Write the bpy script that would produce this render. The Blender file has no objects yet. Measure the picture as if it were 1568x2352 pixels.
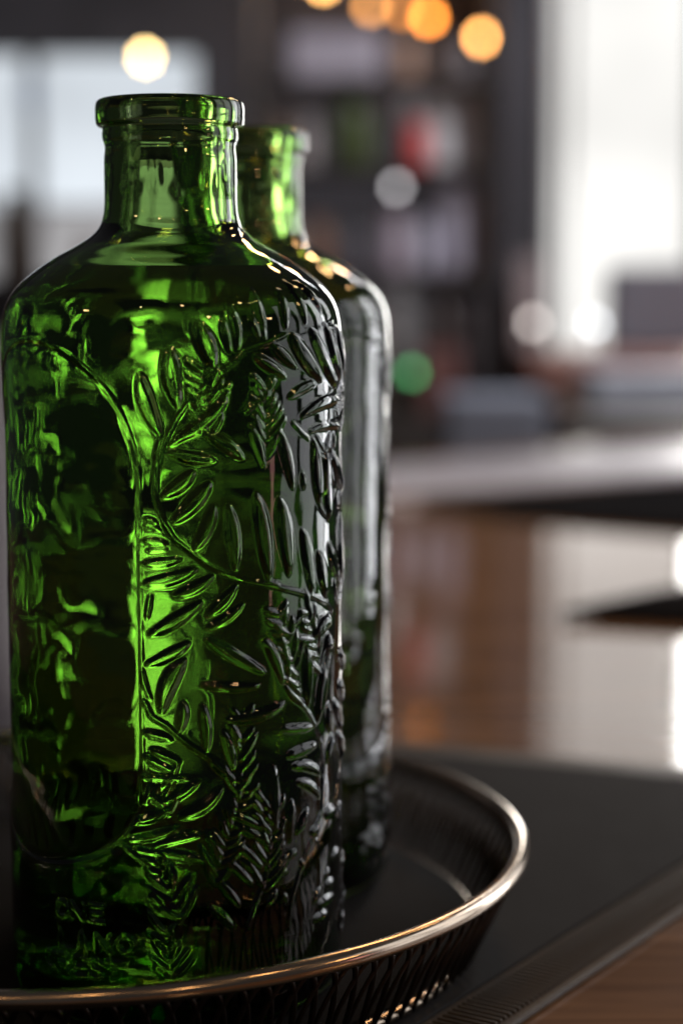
import bpy, bmesh, math, random
import numpy as np
from mathutils import Vector, Matrix

random.seed(7); rng = np.random.default_rng(7)
SC = bpy.context.scene
COL = SC.collection

# ------------------------------------------------------------------ camera
# picture coordinates used for layout: 1568 x 2352, focal length FPX pixels
PW, PH, FPX = 1568.0, 2352.0, 4329.0
PITCH = math.atan(506 / FPX)
CAMZ = 0.195                      # camera height over the wooden counter (z = 0)
cam_d = bpy.data.cameras.new("camera")
cam = bpy.data.objects.new("camera", cam_d); COL.objects.link(cam)
cam.location = (0, 0, CAMZ)
cam.rotation_euler = (math.pi / 2 - PITCH, 0, 0)
cam_d.sensor_fit = 'VERTICAL'; cam_d.sensor_height = 36.0; cam_d.sensor_width = 24.0
cam_d.lens = FPX / PH * 36.0
cam_d.clip_start = 0.02; cam_d.clip_end = 60
cam_d.dof.use_dof = True
cam_d.dof.focus_distance = 0.468
cam_d.dof.aperture_fstop = 5.2
cam_d.dof.aperture_blades = 9; cam_d.dof.aperture_rotation = 0.3
SC.camera = cam

# ------------------------------------------------------------------ world, lamps, exposure
world = bpy.data.worlds.new("World"); SC.world = world; world.use_nodes = True
bg = world.node_tree.nodes["Background"]
bg.inputs[0].default_value = (0.95, 0.95, 1.0, 1); bg.inputs[1].default_value = 0.032

def area(name, loc, target, sx, sy, radiance, color=(1, 1, 1)):
    l = bpy.data.lights.new(name, 'AREA'); l.shape = 'RECTANGLE'; l.size = sx; l.size_y = sy
    l.energy = radiance * math.pi * sx * sy; l.color = color
    o = bpy.data.objects.new(name, l); COL.objects.link(o); o.location = loc
    d = Vector(target) - Vector(loc)
    o.rotation_euler = d.to_track_quat('-Z', 'Y').to_euler()
    return o
# daylight from the row of windows along the right-hand side of the bar
for y0, y1, panes in ((0.30, 0.62, ((-0.14, 0.28, 1.2), (0.31, 0.95, 1.2))), (0.70, 1.04, ((-0.14, 0.28, 1.7), (0.31, 0.95, 1.7))),
                      (1.20, 1.42, ((-0.14, 0.28, 5.0), (0.31, 0.95, 4.5))), (1.46, 1.66, ((-0.14, 0.28, 9.0), (0.31, 0.95, 8.0))),
                      (1.95, 2.20, ((-0.05, 0.28, 3.0), (0.31, 0.95, 3.0)))):
    yc = (y0 + y1) / 2
    for z0, z1, rad in panes:
        zc = (z0 + z1) / 2
        area("right_side_light", (1.25, yc, zc), (0, yc, zc), y1 - y0, z1 - z0, rad, (0.95, 0.96, 1.0))
area("right_side_light", (0.885, 4.0, 0.45), (-0.04, 0.63, 0.45), 0.27, 1.2, 13.0, (1.0, 0.98, 0.94))  # added unseen lamp, makes the bright green strip through the bottles
# an added unseen lamp brightening the back bar shelf
area("shelf_fill_light", (0.80, 2.75, 1.35), (0.1, 3.4, 0.35), 0.5, 0.5, 28.0, (0.95, 0.95, 1.0))
# warm bulbs over the bar behind the camera (their glints sit on the embossed leaves)
for x, y, z, e in ((0.10, -0.35, 0.95, 1.2), (-0.35, -0.5, 1.0, 1.2), (0.62, 0.12, 0.85, 1.2), (0.45, -0.30, 0.55, 1.0), (0.90, 0.20, 0.45, 1.0), (-0.7, 0.1, 0.6, 0.8),
                   (0.31, 1.27, 0.85, 1.3), (0.27, 1.42, 0.66, 1.3), (0.155, 1.34, 0.70, 1.3), (0.54, 1.17, 0.80, 1.0)):
    l = bpy.data.lights.new("bulb_light", 'POINT'); l.energy = e; l.color = (1.0, 0.56, 0.24); l.shadow_soft_size = 0.024
    o = bpy.data.objects.new("bulb_light", l); COL.objects.link(o); o.location = (x, y, z)
# an added pinkish lamp beside the first window, for pink glints on the leaves
area("pink_glint_light", (1.2, 0.12, 0.02), (0, 0.45, 0.1), 0.06, 0.26, 2.2, (1.0, 0.45, 0.42))

SC.view_settings.view_transform = 'Standard'; SC.view_settings.look = 'None'
SC.view_settings.exposure = 0.0; SC.view_settings.gamma = 1.0
SC.render.engine = 'CYCLES'
cy = SC.cycles
cy.max_bounces = 28; cy.transmission_bounces = 28; cy.glossy_bounces = 12; cy.diffuse_bounces = 3; cy.transparent_max_bounces = 8
cy.caustics_refractive = False; cy.caustics_reflective = False
cy.blur_glossy = 0.0
cy.sample_clamp_indirect = 12.0
cy.use_denoising = True
try:
    cy.denoiser = 'OPENIMAGEDENOISE'; cy.denoising_input_passes = 'RGB_ALBEDO_NORMAL'
except Exception:
    pass

# ------------------------------------------------------------------ layout helpers
def ray(px, py):
    u = (px - PW / 2) / FPX; v = -(py - PH / 2) / FPX
    return (u, math.cos(PITCH) + v * math.sin(PITCH), -math.sin(PITCH) + v * math.cos(PITCH))
def at(px, py, Y):
    d = ray(px, py); t = Y / d[1]
    return Vector((d[0] * t, Y, CAMZ + d[2] * t))
def on_plane(px, py, z=0.0):
    d = ray(px, py); t = (z - CAMZ) / d[2]
    return Vector((d[0] * t, d[1] * t, z))

# ------------------------------------------------------------------ materials
def new_mat(name):
    m = bpy.data.materials.new(name); m.use_nodes = True
    return m, m.node_tree, m.node_tree.nodes["Principled BSDF"]
def noise_var(nt, bsdf, base, amount, scale, rough=None, coord='Object', bump=0.0, bump_scale=None, stretch=(1, 1, 1)):
    N = nt.nodes; L = nt.links
    tc = N.new('ShaderNodeTexCoord'); mp = N.new('ShaderNodeMapping'); mp.inputs['Scale'].default_value = stretch
    nz = N.new('ShaderNodeTexNoise'); nz.inputs['Scale'].default_value = scale; nz.inputs['Detail'].default_value = 6
    L.new(tc.outputs[coord], mp.inputs[0]); L.new(mp.outputs[0], nz.inputs['Vector'])
    rp = N.new('ShaderNodeValToRGB')
    a = [max(0, c * (1 - amount)) for c in base]; b = [min(1, c * (1 + amount)) for c in base]
    rp.color_ramp.elements[0].position = 0.3; rp.color_ramp.elements[1].position = 0.7
    rp.color_ramp.elements[0].color = (*a, 1); rp.color_ramp.elements[1].color = (*b, 1)
    L.new(nz.outputs['Fac'], rp.inputs[0]); L.new(rp.outputs[0], bsdf.inputs['Base Color'])
    if rough:
        mr = N.new('ShaderNodeMapRange'); mr.inputs['To Min'].default_value = rough[0]; mr.inputs['To Max'].default_value = rough[1]
        L.new(nz.outputs['Fac'], mr.inputs[0]); L.new(mr.outputs[0], bsdf.inputs['Roughness'])
    if bump:
        n2 = N.new('ShaderNodeTexNoise'); n2.inputs['Scale'].default_value = bump_scale or scale * 8; n2.inputs['Detail'].default_value = 4
        L.new(mp.outputs[0], n2.inputs['Vector'])
        bp = N.new('ShaderNodeBump'); bp.inputs['Strength'].default_value = bump; bp.inputs['Distance'].default_value = 0.001
        L.new(n2.outputs['Fac'], bp.inputs['Height']); L.new(bp.outputs[0], bsdf.inputs['Normal'])
def plain(name, color, rough=0.6, metallic=0.0, var=0.12, scale=20, bump=0.0):
    m, nt, b = new_mat(name)
    noise_var(nt, b, color, var, scale, (max(0.03, rough - 0.08), min(1, rough + 0.08)), bump=bump)
    b.inputs['Metallic'].default_value = metallic
    return m
def emit(name, color, strength, var=0.0, scale=3.0):
    m = bpy.data.materials.new(name); m.use_nodes = True; nt = m.node_tree
    nt.nodes.remove(nt.nodes["Principled BSDF"])
    e = nt.nodes.new('ShaderNodeEmission'); e.inputs[0].default_value = (*color, 1); e.inputs[1].default_value = strength
    nt.links.new(e.outputs[0], nt.nodes["Material Output"].inputs[0])
    if var:
        tc = nt.nodes.new('ShaderNodeTexCoord'); nz = nt.nodes.new('ShaderNodeTexNoise'); nz.inputs['Scale'].default_value = scale
        mr = nt.nodes.new('ShaderNodeMapRange'); mr.inputs['From Min'].default_value = 0.3; mr.inputs['From Max'].default_value = 0.7
        mr.inputs['To Min'].default_value = strength * (1 - var); mr.inputs['To Max'].default_value = strength * (1 + var)
        nt.links.new(tc.outputs['Object'], nz.inputs['Vector']); nt.links.new(nz.outputs['Fac'], mr.inputs[0]); nt.links.new(mr.outputs[0], e.inputs[1])
    return m

GLASS_T = (0.47, 0.615, 0.315)      # transmission of one wall of the green glass, straight through
GLASS_IOR = 1.52
def glass_material(name, ior, tint_side):
    """clear dielectric; every stretch of light through the green wall is dimmed where that stretch ends:
    at the back of the wall's own faces, at the front of the liquid's face"""
    m = bpy.data.materials.new(name); m.use_nodes = True; nt = m.node_tree; N = nt.nodes; L = nt.links
    N.remove(N["Principled BSDF"])
    b = N.new('ShaderNodeBsdfGlass'); b.inputs['Roughness'].default_value = 0.0; b.inputs['IOR'].default_value = ior
    L.new(b.outputs[0], N["Material Output"].inputs[0])
    g = N.new('ShaderNodeNewGeometry')
    dot = N.new('ShaderNodeVectorMath'); dot.operation = 'DOT_PRODUCT'
    L.new(g.outputs['Incoming'], dot.inputs[0]); L.new(g.outputs['Normal'], dot.inputs[1])
    def math_n(op, a, bb=None):
        n = N.new('ShaderNodeMath'); n.operation = op
        for i, v in enumerate((a, bb)):
            if v is None: continue
            if isinstance(v, (int, float)): n.inputs[i].default_value = v
            else: L.new(v, n.inputs[i])
        return n.outputs[0]
    c = math_n('MAXIMUM', math_n('ABSOLUTE', dot.outputs['Value']), 0.2)
    inv = math_n('DIVIDE', 1.0, c)
    cmb = N.new('ShaderNodeCombineColor')
    for i, t in enumerate(GLASS_T):
        L.new(math_n('POWER', t, inv), cmb.inputs[i])
    mx = N.new('ShaderNodeMix'); mx.data_type = 'RGBA'
    L.new(g.outputs['Backfacing'], mx.inputs[0])
    if tint_side == 'back':
        mx.inputs[6].default_value = (1, 1, 1, 1); L.new(cmb.outputs[0], mx.inputs[7])
    else:
        mx.inputs[7].default_value = (1, 1, 1, 1); L.new(cmb.outputs[0], mx.inputs[6])
    L.new(mx.outputs[2], b.inputs['Color'])
    return m
M_GLASS = glass_material("green_glass", GLASS_IOR, 'back')
def clear_interface(name, ior, color):
    m = bpy.data.materials.new(name); m.use_nodes = True; nt = m.node_tree
    nt.nodes.remove(nt.nodes["Principled BSDF"])
    g = nt.nodes.new('ShaderNodeBsdfGlass'); g.inputs['Color'].default_value = (*color, 1); g.inputs['Roughness'].default_value = 0.0; g.inputs['IOR'].default_value = ior
    nt.links.new(g.outputs[0], nt.nodes["Material Output"].inputs[0])
    return m
M_LIQ_SIDE = glass_material("liquid_against_glass", 1.355 / GLASS_IOR, 'front')
M_LIQ_TOP = clear_interface("liquid_surface", 1.355, (1, 1, 1))

def wood_material(name, base, dark, rough, angle):
    m, nt, b = new_mat(name); N = nt.nodes; L = nt.links
    tc = N.new('ShaderNodeTexCoord'); mp = N.new('ShaderNodeMapping')
    mp.inputs['Rotation'].default_value = (0, 0, -angle); mp.inputs['Scale'].default_value = (1.2, 16, 16)
    L.new(tc.outputs['Object'], mp.inputs[0])
    n1 = N.new('ShaderNodeTexNoise'); n1.inputs['Scale'].default_value = 5; n1.inputs['Detail'].default_value = 9; n1.inputs['Roughness'].default_value = 0.62; n1.inputs['Distortion'].default_value = 0.6
    L.new(mp.outputs[0], n1.inputs['Vector'])
    rp = N.new('ShaderNodeValToRGB'); rp.color_ramp.elements[0].position = 0.32; rp.color_ramp.elements[1].position = 0.68
    rp.color_ramp.elements[0].color = (*dark, 1); rp.color_ramp.elements[1].color = (*base, 1)
    L.new(n1.outputs['Fac'], rp.inputs[0]); L.new(rp.outputs[0], b.inputs['Base Color'])
    n2 = N.new('ShaderNodeTexNoise'); n2.inputs['Scale'].default_value = 14; n2.inputs['Detail'].default_value = 6
    L.new(tc.outputs['Object'], n2.inputs['Vector'])
    mr = N.new('ShaderNodeMapRange'); mr.inputs['To Min'].default_value = rough[0]; mr.inputs['To Max'].default_value = rough[1]
    L.new(n2.outputs['Fac'], mr.inputs[0]); L.new(mr.outputs[0], b.inputs['Roughness'])
    bp = N.new('ShaderNodeBump'); bp.inputs['Strength'].default_value = 0.05; bp.inputs['Distance'].default_value = 0.0004
    L.new(n1.outputs['Fac'], bp.inputs['Height']); L.new(bp.outputs[0], b.inputs['Normal'])
    b.inputs['IOR'].default_value = 2.1
    return m

# ------------------------------------------------------------------ mesh helpers
def link(name, me, mat=None, parent=None):
    o = bpy.data.objects.new(name, me); COL.objects.link(o)
    if mat is not None and not me.materials: me.materials.append(mat)
    if parent is not None: o.parent = parent
    return o
def tag(o, label=None, cat=None, group=None, kind=None):
    if label: o["label"] = label
    if cat: o["category"] = cat
    if group: o["group"] = group
    if kind: o["kind"] = kind
    return o
def empty(name, loc, rz=0.0):
    o = bpy.data.objects.new(name, None); COL.objects.link(o); o.location = loc; o.rotation_euler = (0, 0, rz); o.empty_display_size = 0.02
    return o
def smooth(me, on=True):
    me.polygons.foreach_set("use_smooth", [on] * len(me.polygons))
def box_mesh(name, sx, sy, sz, bevel=0.0, seg=2):
    bm = bmesh.new(); bmesh.ops.create_cube(bm, size=1.0)
    bmesh.ops.scale(bm, vec=(sx, sy, sz), verts=bm.verts)
    if bevel: bmesh.ops.bevel(bm, geom=bm.edges[:], offset=bevel, segments=seg, affect='EDGES', profile=0.5)
    me = bpy.data.meshes.new(name); bm.to_mesh(me); bm.free(); return me
def box(name, loc, size, mat, parent=None, bevel=0.0, rz=0.0):
    o = link(name, box_mesh(name, *size, bevel=bevel), mat, parent); o.location = loc; o.rotation_euler = (0, 0, rz); return o
def lathe_mesh(name, prof, n=48, closed=False):
    """prof: list of (r, z) from bottom to top"""
    v = []; f = []
    for r, z in prof:
        for k in range(n):
            a = 2 * math.pi * k / n; v.append((max(r, 1e-6) * math.cos(a), max(r, 1e-6) * math.sin(a), z))
    m = len(prof)
    for i in range(m if closed else m - 1):
        j = (i + 1) % m
        for k in range(n):
            k2 = (k + 1) % n
            f.append((i * n + k, i * n + k2, j * n + k2, j * n + k))
    me = bpy.data.meshes.new(name); me.from_pydata(v, [], f); me.update(); smooth(me); return me
def tube_mesh(name, pts, rad, n=10, closed=False, flat=1.0):
    """tube round a polyline; rad may be a list"""
    P = [Vector(p) for p in pts]; m = len(P); v = []; f = []
    up = Vector((0, 0, 1)); prev = None
    for i in range(m):
        a = P[i - 1] if (i > 0 or closed) else P[i]; b = P[(i + 1) % m] if (i < m - 1 or closed) else P[i]
        t = (b - a).normalized()
        if prev is None:
            s = t.cross(up); s = s.normalized() if s.length > 1e-4 else t.cross(Vector((1, 0, 0))).normalized()
        else:
            s = (prev - t * prev.dot(t)).normalized()
        prev = s; w = s.cross(t)
        r = rad[i] if isinstance(rad, (list, tuple)) else rad
        for k in range(n):
            an = 2 * math.pi * k / n
            v.append(P[i] + s * (math.cos(an) * r * flat) + w * (math.sin(an) * r))
    for i in range(m if closed else m - 1):
        j = (i + 1) % m
        for k in range(n):
            k2 = (k + 1) % n; f.append((i * n + k, i * n + k2, j * n + k2, j * n + k))
    if not closed:
        f.append(tuple(range(n - 1, -1, -1))); f.append(tuple((m - 1) * n + k for k in range(n)))
    me = bpy.data.meshes.new(name); me.from_pydata(v, [], f); me.update(); smooth(me)
    bm = bmesh.new(); bm.from_mesh(me); bmesh.ops.recalc_face_normals(bm, faces=bm.faces); bm.to_mesh(me); bm.free()
    return me
def torus_mesh(name, R, r, n=160, m=16, z=0.0, sx=1.0, sz=1.0):
    v = []; f = []
    for i in range(n):
        a = 2 * math.pi * i / n
        for k in range(m):
            b = 2 * math.pi * k / m; rr = R + r * sx * math.cos(b)
            v.append((rr * math.cos(a), rr * math.sin(a), z + r * sz * math.sin(b)))
    for i in range(n):
        j = (i + 1) % n
        for k in range(m):
            k2 = (k + 1) % m; f.append((i * m + k, j * m + k, j * m + k2, i * m + k2))
    me = bpy.data.meshes.new(name); me.from_pydata(v, [], f); me.update(); smooth(me); return me
def ball_mesh(name, r, sz=1.0):
    prof = [(r * math.sin(math.pi * i / 20), -r * sz * math.cos(math.pi * i / 20)) for i in range(21)]
    return lathe_mesh(name, prof, 32)

# ================================================================== THE SETTING
EDGE = math.radians(49.5)                      # run of the counter's boards and of the mat's side edge
e1 = Vector((math.cos(EDGE), math.sin(EDGE), 0)); e2 = Vector((e1.y, -e1.x, 0))
def prism(name, poly, z0, z1, mat, parent=None, bevel=0.0):
    bm = bmesh.new(); vs = [bm.verts.new((p[0], p[1], z0)) for p in poly]
    fc = bm.faces.new(vs); r = bmesh.ops.extrude_face_region(bm, geom=[fc])
    for q in r['geom']:
        if isinstance(q, bmesh.types.BMVert): q.co.z = z1
    bmesh.ops.recalc_face_normals(bm, faces=bm.faces)
    if bevel: bmesh.ops.bevel(bm, geom=bm.edges[:], offset=bevel, segments=2, affect='EDGES', profile=0.5)
    me = bpy.data.meshes.new(name); bm.to_mesh(me); bm.free()
    return link(name, me, mat, parent)

M_WOOD = wood_material("counter_wood", (0.40, 0.225, 0.118), (0.18, 0.088, 0.042), (0.03, 0.12), EDGE)
ca = on_plane(860, 1060); cb = on_plane(1700, 985)
d_far = (cb - ca).normalized()
poly = [ca - d_far * 1.3, cb + d_far * 0.10, Vector((0.21, 0.42, 0)), Vector((-0.10, 0.05, 0)), Vector((-1.1, 0.1, 0))]
tag(prism("counter", poly, -0.04, 0.0, M_WOOD, bevel=0.002), kind="structure")

# ================================================================== BLACK BAR MAT
M_RUB = plain("mat_rubber", (0.020, 0.020, 0.021), 0.8, var=0.25, scale=60, bump=0.25)
M_RUBE = plain("mat_edge_rubber", (0.11, 0.096, 0.082), 0.5, var=0.2, scale=80, bump=0.2)
for m_ in (M_RUB, M_RUBE): m_.node_tree.nodes["Principled BSDF"].inputs['Specular IOR Level'].default_value = 0.15
mat_e = empty("bar_mat", (0.02, 0.6, 0)); tag(mat_e, "black rubber bar mat with ribbed border under the metal tray", "mat")
q0 = on_plane(1203, 2352); q1 = on_plane(1568, 2105)
ed = (q1 - q0).normalized(); nin = Vector((-ed.y, ed.x, 0))        # pointing into the mat
f0 = on_plane(880, 1712); f1 = on_plane(1568, 1775); fd = (f1 - f0).normalized()
def isect(p, d, q, e):
    k = ((q.x - p.x) * e.y - (q.y - p.y) * e.x) / (d.x * e.y - d.y * e.x); return p + d * k
def mat_poly(off):
    a = q0 + nin * off; corner = isect(a, ed, f0 + Vector((fd.y, -fd.x, 0)) * off, fd)
    b0 = a - ed * 0.35; left_far = corner - fd * (0.62 - off)
    return [b0, corner, left_far, b0 - fd * (0.62 - off)]
def place_local(o, root):                    # keep world-space vertices while parented to an Empty at root.location
    o.parent = root; o.location = -Vector(root.location)
m1 = prism("border", mat_poly(0.0), 0.0004, 0.0024, M_RUBE, bevel=0.0006); place_local(m1, mat_e)
m2 = prism("pad", mat_poly(0.0195), 0.0026, 0.0036, M_RUB, bevel=0.0004); place_local(m2, mat_e)
rib_me = box_mesh("rib", 0.0012, 0.0150, 0.0014, 0.0003, 1)
for k in range(150):
    o = link("rib", rib_me, M_RUBE, mat_e)
    c = q0 + nin * 0.0100 + ed * (-0.06 + k * 0.0026)
    if k * 0.0026 - 0.06 > (isect(q0, ed, f0, fd) - q0).dot(ed) - 0.012: break
    o.location = Vector((c.x, c.y, 0.0028)) - Vector(mat_e.location)
    o.rotation_euler = (0, 0, math.atan2(ed.y, ed.x))

# ================================================================== METAL GALLERY TRAY
TC = Vector((-0.0800, 0.5535, 0.0)); TR = 0.1334; RIMZ = 0.032
M_METAL = plain("tray_metal", (0.60, 0.49, 0.38), 0.19, metallic=1.0, var=0.10, scale=35)
M_WIRE = plain("gallery_metal", (0.075, 0.056, 0.046), 0.38, metallic=1.0, var=0.2, scale=60)
M_FLOOR = plain("tray_floor_black", (0.013, 0.013, 0.013), 0.85, var=0.3, scale=40, bump=0.2)
M_FLOOR.node_tree.nodes["Principled BSDF"].inputs["Specular IOR Level"].default_value = 0.12
tray = empty("gallery_tray", (TC.x, TC.y, 0.0036)); tag(tray, "round metal tray with pierced arch gallery rim carrying both bottles", "tray")
TZ = 0.0036
link("rim", torus_mesh("rim", TR, 0.0025, 220, 18, RIMZ - TZ), M_METAL, tray)
link("base_ring", torus_mesh("base_ring", 0.1200, 0.0017, 200, 12, 0.0019), M_METAL, tray)
link("floor_plate", lathe_mesh("floor_plate", [(0, 0.0012), (0.1186, 0.0012), (0.1190, 0.0018), (0.1190, 0.0034), (0.1186, 0.0040), (0, 0.0040)], 128), M_FLOOR, tray)
NA = 132
pitch = 2 * math.pi / NA
arch_pts = []
for i in range(15):
    t = i / 14; a = (t - 0.5) * 2 * pitch                # an arch two pitches wide: neighbours cross
    h = math.sin(math.pi * t) ** 0.62
    z = 0.0012 + h * (RIMZ - TZ - 0.0030); R = 0.1212 + (TR - 0.1212) * h
    arch_pts.append((R * math.cos(a), R * math.sin(a), z))
arch_me = tube_mesh("arch", arch_pts, 0.00058, 6, flat=1.5)
for k in range(NA):
    o = link("arch", arch_me, M_WIRE, tray); o.rotation_euler = (0, 0, k * pitch + random.uniform(-0.002, 0.002))

# ================================================================== GREEN BOTTLES
BZ = TZ + 0.0041                                         # bottles stand on the tray floor
BX, BY = -0.04476, 0.5012
mm = 0.001
OUT = [(0.01, 3.5), (20, 2.6), (34, 1.2), (38, 0.15), (40.3, 0.15), (42.6, 1.4), (44.1, 4.0), (44.7, 8.0), (44.8, 14), (44.8, 60), (44.8, 120), (44.8, 165),
       (44.8, 172), (44.6, 177.5), (43.9, 182.0), (42.6, 185.4), (40.6, 188.3), (37.3, 191.4), (30.7, 196.0), (24.2, 199.6), (20.4, 202.2), (18.5, 204.6), (17.6, 207.5), (17.3, 211)]
NECK = [(17.3, 211), (17.3, 214), (17.3, 219), (17.25, 222), (17.02, 224.4), (17.2, 225.6), (17.55, 226.6), (17.7, 228.0), (17.55, 229.2)]
LIP = [(17.55, 229.2), (17.75, 229.7), (18.5, 229.95), (19.1, 230.4), (19.35, 231.4), (19.4, 233), (19.35, 235.2), (19.0, 236.3), (18.2, 236.85), (16.6, 236.95), (14.8, 236.7), (13.8, 235.9), (13.3, 234.6), (13.1, 232), (13.0, 229.2)]
NECK_IN = [(13.0, 229.2), (12.9, 225), (12.7, 219), (12.8, 214), (12.9, 211)]
BODY_IN = [(12.9, 211), (13.3, 207.4), (14.6, 203.6), (17.6, 200.6), (22.0, 197.8), (27.8, 194.6), (31.2, 192.5)]
LIQ = [(31.2, 192.5), (34.6, 189.8), (37.6, 186.6), (39.6, 182.8), (40.6, 178), (40.9, 171), (41.0, 120), (41.0, 60), (41.0, 16), (40.2, 11.5), (37.5, 8.6), (30, 7.4), (15, 8.2), (0.01, 9.0)]

def resample(pts, step):
    """centripetal-ish Catmull-Rom through the points, about `step` mm apart"""
    P = np.array(pts, float); out = [P[0]]
    for i in range(len(P) - 1):
        p1, p2 = P[i], P[i + 1]; L = np.linalg.norm(p2 - p1)
        p0 = P[i - 1] if i > 0 else 2 * p1 - p2; p3 = P[i + 2] if i + 2 < len(P) else 2 * p2 - p1
        d1 = np.linalg.norm(p1 - p0); d3 = np.linalg.norm(p3 - p2)
        m1 = ((p1 - p0) / d1 * L + (p2 - p1)) * 0.5 if d1 > 0 else p2 - p1
        m2 = ((p3 - p2) / d3 * L + (p2 - p1)) * 0.5 if d3 > 0 else p2 - p1
        n = max(2, int(math.ceil(L / step)))
        for k in range(1, n + 1):
            t = k / n; t2 = t * t; t3 = t2 * t
            out.append((2 * t3 - 3 * t2 + 1) * p1 + (t3 - 2 * t2 + t) * m1 + (-2 * t3 + 3 * t2) * p2 + (t3 - t2) * m2)
    return np.array(out)
def prof_normals(P):
    d = np.gradient(P, axis=0); n = np.c_[d[:, 1], -d[:, 0]]
    return n / np.maximum(1e-9, np.linalg.norm(n, axis=1))[:, None]

def set_grid_mesh(name, V, Nn, F, mat):
    me = bpy.data.meshes.new(name)
    me.vertices.add(len(V)); me.vertices.foreach_set("co", V.astype(np.float32).ravel())
    me.loops.add(F.size); me.loops.foreach_set("vertex_index", F.astype(np.int32).ravel())
    me.polygons.add(len(F)); me.polygons.foreach_set("loop_start", np.arange(0, F.size, 4, dtype=np.int32))
    me.update(calc_edges=True)
    me.polygons.foreach_set("use_smooth", np.ones(len(F), dtype=bool))
    me.normals_split_custom_set_from_vertices(Nn.astype(np.float32))
    for m in (mat if isinstance(mat, (list, tuple)) else [mat]): me.materials.append(m)
    return me

def lathe_grid(name, P, mat, nseg=288, wav=None):
    """surface of revolution with analytic normals; P in mm; wav(theta, z) radial waviness in mm"""
    th = np.arange(nseg) * 2 * np.pi / nseg
    PN = prof_normals(P)
    R = P[:, 0][:, None] + np.zeros((1, nseg)); Z = P[:, 1][:, None] + 0 * R; T = th[None, :] + 0 * R
    if wav is not None: R = R + wav(T, Z) * np.clip(R / 5.0, 0, 1)
    X = np.stack([R * np.sin(T), -R * np.cos(T), Z], -1) * mm
    dth = np.roll(X, -1, 1) - np.roll(X, 1, 1); dz = np.gradient(X, axis=0)
    Nn = np.cross(dth, dz); Nn /= np.maximum(1e-12, np.linalg.norm(Nn, axis=-1))[..., None]
    # orient by profile normal
    ref = np.stack([PN[:, 0][:, None] * np.sin(T), -PN[:, 0][:, None] * np.cos(T), PN[:, 1][:, None] + 0 * T], -1)
    Nn *= np.sign((Nn * ref).sum(-1) + 1e-9)[..., None]
    m, n = R.shape; idx = np.arange(m * n).reshape(m, n)
    F = np.stack([idx[:-1, :], np.roll(idx, -1, 1)[:-1, :], np.roll(idx, -1, 1)[1:, :], idx[1:, :]], -1).reshape(-1, 4)
    return set_grid_mesh(name, X.reshape(-1, 3), Nn.reshape(-1, 3), F, mat)

# ---- grid of the embossed outer wall
Pout = resample(OUT, 0.28)
Pout_parts = []
# keep the rows dense where the relief is, thin them elsewhere
keep = [0]
for i in range(1, len(Pout)):
    z = Pout[i, 1]; step = 0.26 if 10 < z < 193 else 0.8
    if np.linalg.norm(Pout[i] - Pout[keep[-1]]) >= step - 1e-6 or i == len(Pout) - 1: keep.append(i)
Pout = Pout[keep]
front = np.radians(np.arange(-98, 98, 0.345)); back = np.radians(np.concatenate([np.arange(98, 165, 0.9), np.arange(165, 262, 0.5)]))
TH = np.concatenate([front, back]); NT = len(TH)
PNo = prof_normals(Pout)
ZZ = Pout[:, 1]; NR = len(ZZ)
RB = 45.0                                                # radius for unrolling, mm
Hgt = np.zeros((NR, NT)); ID = np.zeros((NR, NT), np.int32)

# ---- picture point -> (theta, z) on the front bottle's wall
bd = math.hypot(BX, BY); ux, uy = -BX / bd, -BY / bd; vx, vy = -uy, ux
if vx < 0: vx, vy = -vx, -vy
def on_wall(px, py):
    d = ray(px, py); R = RB * mm
    a = d[0] ** 2 + d[1] ** 2; b = -2 * (d[0] * BX + d[1] * BY); c = BX ** 2 + BY ** 2 - R * R
    disc = b * b - 4 * a * c
    t = (-b - math.sqrt(max(0.0, disc))) / (2 * a)
    qx, qy = d[0] * t - BX, d[1] * t - BY
    return math.atan2(qx * vx + qy * vy, qx * ux + qy * uy), (CAMZ + d[2] * t - BZ) / mm

def th_cols(t0, t1):
    return np.where(((TH >= t0) & (TH <= t1)) | ((TH - 2 * np.pi >= t0) & (TH - 2 * np.pi <= t1)))[0]
def wrap(s): return (s + np.pi) % (2 * np.pi) - np.pi

pieces = []                                              # names of the pieces with an id of their own
def stamp(local, hgt_fn, bbox, name=None):
    """write a relief piece: bbox = (theta0, theta1, z0, z1)"""
    t0, t1, z0, z1 = bbox
    rows = np.where((ZZ >= z0) & (ZZ <= z1) & (np.arange(NR) > 30))[0]; cols = th_cols(t0, t1)
    if len(rows) == 0 or len(cols) == 0: return
    r0, r1 = rows[0], rows[-1] + 1
    T = TH[cols][None, :]; Zg = ZZ[r0:r1][:, None]
    h = hgt_fn(T, Zg)
    sub = Hgt[r0:r1][:, cols]; win = h > sub + 1e-4
    Hgt[r0:r1, cols[0]:cols[-1] + 1][..., cols - cols[0]] = np.maximum(sub, h) if False else sub
    tmp = np.where(win, h, sub)
    for j, cidx in enumerate(cols): Hgt[r0:r1, cidx] = tmp[:, j]
    if name is not None:
        pieces.append(name); pid = len(pieces)
        reg = win & (h > 0.04)
        for j, cidx in enumerate(cols):
            col = ID[r0:r1, cidx]; col[reg[:, j]] = pid; ID[r0:r1, cidx] = col

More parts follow.
